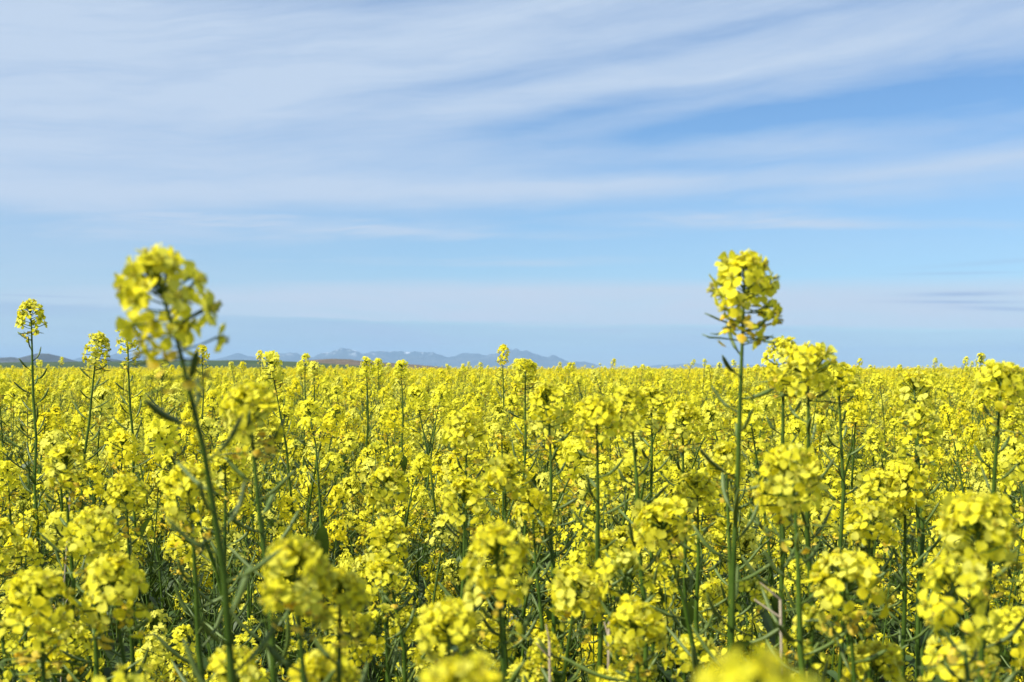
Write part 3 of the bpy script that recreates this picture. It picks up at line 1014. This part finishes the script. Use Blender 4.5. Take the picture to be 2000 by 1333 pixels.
# ------------------------------------------------------------------ the crowd: one plant per cell of a jittered grid
rc = random.Random(77)
CELL = .165
cells = []
TXT = {}
y = .45
while y < 15.0:
    x = -(.62 * y + 1.3)
    while x < .62 * y + 1.3:
        qx, qy = x + rc.uniform(-.07, .07), y + rc.uniform(-.07, .07)
        r_ = math.hypot(qx, qy)
        if r_ > .60 and qy > .2 and all((qx - a) ** 2 + (qy - b) ** 2 > .075 ** 2 for a, b in placed):
            cells.append((qx, qy))
        x += CELL
    y += CELL
for _ in range(420):     # neighbours beside and just behind the camera
    qx, qy = rc.uniform(-2.2, 2.2), rc.uniform(-1.2, .4)
    if abs(qx) > .75:
        cells.append((qx, qy))


def top_height(rng, qx, qy):
    u = max(.05, rng.gauss(.165, .07))
    if qy < 1.3:
        u = max(u, .075 + rng.uniform(0, .06) + max(0, 1.0 - qy) * .08)
    elif qy > 2.4 and rng.random() < .022:
        u = rng.uniform(-.03, .03)
    return CAM_Z - u


rg = random.Random(8)
cells = [c for c in cells if not (.4 < c[1] < 2.3 and rg.random() < (.58 if c[1] < 1.5 else .38))]
in_view = [c for c in cells if c[1] > .66 and abs(c[0]) < .364 * c[1] * 1.04 + .02]
in_view.sort(key=lambda c: c[1])
LIMIT = 298 - len(HERO)
crowd = in_view[:LIMIT]
crowd_set = set(crowd)
rest = [c for c in cells if c not in crowd_set]
D_IND = crowd[-1][1]

counts = {}
used_near = 0
PROTO = []
rp = random.Random(404)
ORD = ['first', 'second', 'third', 'fourth', 'fifth', 'sixth', 'seventh', 'eighth', 'ninth', 'tenth', 'eleventh', 'twelfth', 'thirteenth', 'fourteenth', 'fifteenth', 'sixteenth', 'seventeenth', 'eighteenth', 'nineteenth', 'twentieth'] + ['twenty-' + q for q in ('first', 'second', 'third', 'fourth', 'fifth', 'sixth', 'seventh', 'eighth', 'ninth')]
NUM = {1: 'one head', 2: 'two heads', 3: 'three heads', 4: 'four heads', 5: 'five heads'}
for i, (qx, qy) in enumerate(crowd):
    rng = random.Random(9000 + i)
    H = top_height(rng, qx, qy)
    nb = rng.choice((4, 5, 5, 6))
    if qy < 1.45:
        nb = rng.choice((1, 2, 3, 4)) if qy < 1.2 else rng.choice((2, 3, 4))
        plan = grow(rng, H, lean=(rng.uniform(-.13, .13), rng.uniform(-.12, .12)), size=rng.uniform(.9, 1.15), length=rng.uniform(.020, .040), nfl=rng.randint(20, 34), nbr=nb, wither=rng.uniform(.7, 1.6), pods=rng.uniform(.12, .22), drop=(.03, .24), spread=(.06, .20), leaves=22)
        root = plant_near(plan, (qx, qy, 0))
        used_near += 1
        n_head = nb + 1
    else:
        if len(PROTO) < 26:
            plan = grow(rng, H, lean=(rng.uniform(-.13, .13), rng.uniform(-.12, .12)), size=rng.uniform(.92, 1.2), length=rng.uniform(.022, .042), nfl=rng.randint(26, 40), nbr=nb, lod=1, wither=rng.uniform(.7, 1.6), pods=rng.uniform(.14, .26), drop=(.02, .28), spread=(.06, .20), leaves=16)
            root = plant_mid(plan, (qx, qy, 0))
            PROTO.append((root, H, nb + 1))
            n_head = nb + 1
        else:
            src, h0, n_head = rp.choice(PROTO)
            root = copy_tree(src)
            root.location = (qx, qy, 0)
            root.rotation_euler = (0, 0, rng.uniform(0, 6.28))
            root.scale = (1, 1, H / h0)
    # which marked plant is it beside?
    best = min(fixed, key=lambda f: (f[0] - qx) ** 2 + (f[1] - qy) ** 2)
    ddx, ddy = qx - best[0], qy - best[1]
    if abs(ddx) > abs(ddy):
        rel = 'right of' if ddx > 0 else 'left of'
    else:
        rel = 'behind' if ddy > 0 else 'in front of'
    key = (rel, best[2])
    counts.setdefault(key, []).append((abs(ddx) + abs(ddy), root, n_head, H))
    tag(root, None, 'plant', GROUP)
for (rel, nick), rows in counts.items():
    rows.sort(key=lambda r: r[0])
    for k, (_d, root, n_head, H) in enumerate(rows):
        ordw = ('plant, ' + (ORD[k] if k < len(ORD) else 'far') + ' one ') if len(rows) > 1 else 'plant just '
        hgt = 'tall ' if H > CAM_Z - .09 else ('short ' if H < CAM_Z - .2 else '')
        nick = nick.replace(' before the mountain end', ' by the mountains')
        root['label'] = f"{hgt}yellow mustard {ordw}{rel} the {nick}"

# ------------------------------------------------------------------ the rest of the field as one mass
lib = bpy.data.collections.new('field_parts')
VARS = []


def lib_add(name, t):
    o = bpy.data.objects.new(name, t.mesh(name))
    lib.objects.link(o)
    VARS.append(name)


NA, NB, NC = 16, 8, 6
for k in range(NA):
    rng = random.Random(300 + k)
    lib_add('v%02d' % len(VARS), bake(grow(rng, CAM_Z - .12, lean=(rng.uniform(-.13, .13), rng.uniform(-.12, .12)), size=rng.uniform(.92, 1.2), length=rng.uniform(.022, .042), nfl=rng.randint(26, 40), nbr=rng.choice((4, 5, 5, 6)), lod=1, pods=rng.uniform(.1, .2), drop=(.02, .32), spread=(.06, .20), leaves=12), 1))
for k in range(NB):          # half-metre patches
    rng = random.Random(500 + k)
    t = Tm()
    for i in range(3):
        for j in range(3):
            H = CAM_Z - max(.07, rng.gauss(.17, .07))
            if rng.random() < .05:
                H = CAM_Z + rng.uniform(-.04, .12)
            pl = grow(rng, H, lean=(rng.uniform(-.08, .08), rng.uniform(-.08, .08)), nfl=4, nbr=rng.choice((3, 4, 5)), lod=2, pods=.14, drop=(.03, .22), leaves=3)
            bake(pl, 2, t, frame((0, 0, 1), 0, 1, ((i - 1) * .167 + rng.uniform(-.07, .07), (j - 1) * .167 + rng.uniform(-.07, .07), 0)))
    lib_add('v%02d' % len(VARS), t)
for k in range(NC):          # two-metre patches
    rng = random.Random(700 + k)
    t = Tm()
    for i in range(110):
        H = CAM_Z - max(.07, rng.gauss(.17, .07))
        if rng.random() < .015:
            H = CAM_Z + rng.uniform(-.04, .16)
        pl = grow(rng, H, lean=(0, 0), nfl=1, nbr=rng.choice((1, 2, 2)), lod=3, pods=.001, wither=0, drop=(.03, .22), leaves=0)
        bake(pl, 3, t, frame((0, 0, 1), 0, 1, (rng.uniform(-1, 1), rng.uniform(-1, 1), 0)))
    lib_add('v%02d' % len(VARS), t)

P, RZ, SC, IX = [], [], [], []
rf = random.Random(31)
for (qx, qy) in rest:
    P.append((qx, qy, 0))
    RZ.append((0, 0, rf.uniform(0, 6.28)))
    h = top_height(rf, qx, qy) if qy > .5 else CAM_Z - rf.uniform(.12, .3)
    if qy > 6 and rf.random() < .022:
        h = CAM_Z + rf.uniform(-.02, .09)
    SC.append((1, 1, h / (CAM_Z - .12)))
    IX.append(rf.randrange(NA))
y = 15.0 + .25
while y < 46:
    x = -(.55 * y + 1)
    while x < .55 * y + 1:
        P.append((x + rf.uniform(-.06, .06), y + rf.uniform(-.06, .06), 0))
        RZ.append((0, 0, rf.choice((0, 1.5708, 3.1416, 4.7124)) + rf.uniform(-.2, .2)))
        s = 1 + rf.uniform(-.015, .015) + .02 * mnoise.noise(Vector((x * .25, y * .25, 0)))
        SC.append((1, 1, s))
        IX.append(NA + rf.randrange(NB))
        x += .5
    y += .5
y = 47.0
while y < 235:
    x = -(.5 * y + 4)
    while x < .5 * y + 4:
        P.append((x + rf.uniform(-.3, .3), y + rf.uniform(-.3, .3), 0))
        RZ.append((0, 0, rf.uniform(0, 6.28)))
        s = 1 + rf.uniform(-.01, .01) + .02 * mnoise.noise(Vector((x * .06, y * .06, 3))) + .07 * mnoise.noise(Vector((x * .022, y * .012, 7))) * min(1, max(0, (y - 60) / 60)) - .02
        SC.append((1, 1, s))
        IX.append(NA + NB + rf.randrange(NC))
        x += 2.0
    y += 2.0
fm = bpy.data.meshes.new('mustard_field')
fm.vertices.add(len(P))
fm.vertices.foreach_set('co', np.array(P, dtype=np.float32).ravel())
for nm, typ, arr in (('rz', 'FLOAT_VECTOR', RZ), ('sc', 'FLOAT_VECTOR', SC)):
    a = fm.attributes.new(nm, typ, 'POINT')
    a.data.foreach_set('vector', np.array(arr, dtype=np.float32).ravel())
a = fm.attributes.new('ix', 'INT', 'POINT')
a.data.foreach_set('value', np.array(IX, dtype=np.int32))
fm.update()
field = tag(link('mustard_field', fm), 'mass of yellow mustard plants running back to the horizon', None, None, 'stuff')
ng = bpy.data.node_groups.new('sow_field', 'GeometryNodeTree')
ng.interface.new_socket('Geometry', in_out='INPUT', socket_type='NodeSocketGeometry')
ng.interface.new_socket('Geometry', in_out='OUTPUT', socket_type='NodeSocketGeometry')
gi, go = ng.nodes.new('NodeGroupInput'), ng.nodes.new('NodeGroupOutput')
ci = ng.nodes.new('GeometryNodeCollectionInfo')
ci.inputs['Collection'].default_value = lib
ci.inputs['Separate Children'].default_value = True
ci.inputs['Reset Children'].default_value = True
iop = ng.nodes.new('GeometryNodeInstanceOnPoints')
iop.inputs['Pick Instance'].default_value = True


def named(nm, typ):
    q = ng.nodes.new('GeometryNodeInputNamedAttribute')
    q.data_type = typ
    q.inputs['Name'].default_value = nm
    return q.outputs['Attribute']


e2r = ng.nodes.new('FunctionNodeEulerToRotation')
ng.links.new(named('rz', 'FLOAT_VECTOR'), e2r.inputs[0])
ng.links.new(gi.outputs[0], iop.inputs['Points'])
ng.links.new(ci.outputs[0], iop.inputs['Instance'])
ng.links.new(named('ix', 'INT'), iop.inputs['Instance Index'])
ng.links.new(e2r.outputs[0], iop.inputs['Rotation'])
ng.links.new(named('sc', 'FLOAT_VECTOR'), iop.inputs['Scale'])
ng.links.new(iop.outputs[0], go.inputs[0])
md = field.modifiers.new('sow', 'NODES')
md.node_group = ng

# ------------------------------------------------------------------ dry stalks among the plants
STALKS = [
    (1518, 1250, 1170, .95, 10, 'pale dry stalk standing under the large square head'),
    (1185, 1333, 1215, 1.05, 6, 'short whitish dry stalk beside the crossing stems at the bottom'),
    (1085, 1330, 1250, 1.0, -4, 'thin pinkish dry stalk under the rounded head with crossing stems'),
    (112, 1010, 968, 1.7, 22, 'bleached dry stalk leaning above the stacked heads'),
]
for (px_, y0, y1, D, dxp, label) in STALKS:
    rng = random.Random(int(px_))
    tx, tz = (px_ + dxp - 1000) / FPX * D, CAM_Z + (HORIZ - y1) / FPX * D
    bx = tx - dxp / FPX * D * 3
    pts = [np.array([bx + (tx - bx) * q + rng.uniform(-.003, .003), D + .03 * (1 - q), tz * q]) - np.array([bx, D, 0]) for q in [i / 10 for i in range(11)]]
    root = link('dry_stalk', None, None, Matrix.Translation((bx, D, 0)))
    root.empty_display_size = .05
    link('stem', tube(pts, [.0018 - .0009 * i / 10 for i in range(11)], 7, STRAW).mesh('stem'), root)
    t_ = Tm()
    for i in range(5):
        p = pts[10 - i // 2] - np.array([0, 0, .012 * i])
        t_ = tube([p, p + np.array([rng.uniform(-.018, .018), rng.uniform(-.01, .01), .012])], [.0008, .0004], 4, STRAW)
        link('twig', t_.mesh('twig'), root)
    tag(root, label, 'stalk', 'dry stalks')

print('OBJECT COUNT', len(bpy.data.objects), 'near crowd', used_near, 'crowd', len(crowd), 'D_IND', round(D_IND, 2), 'field points', len(P))
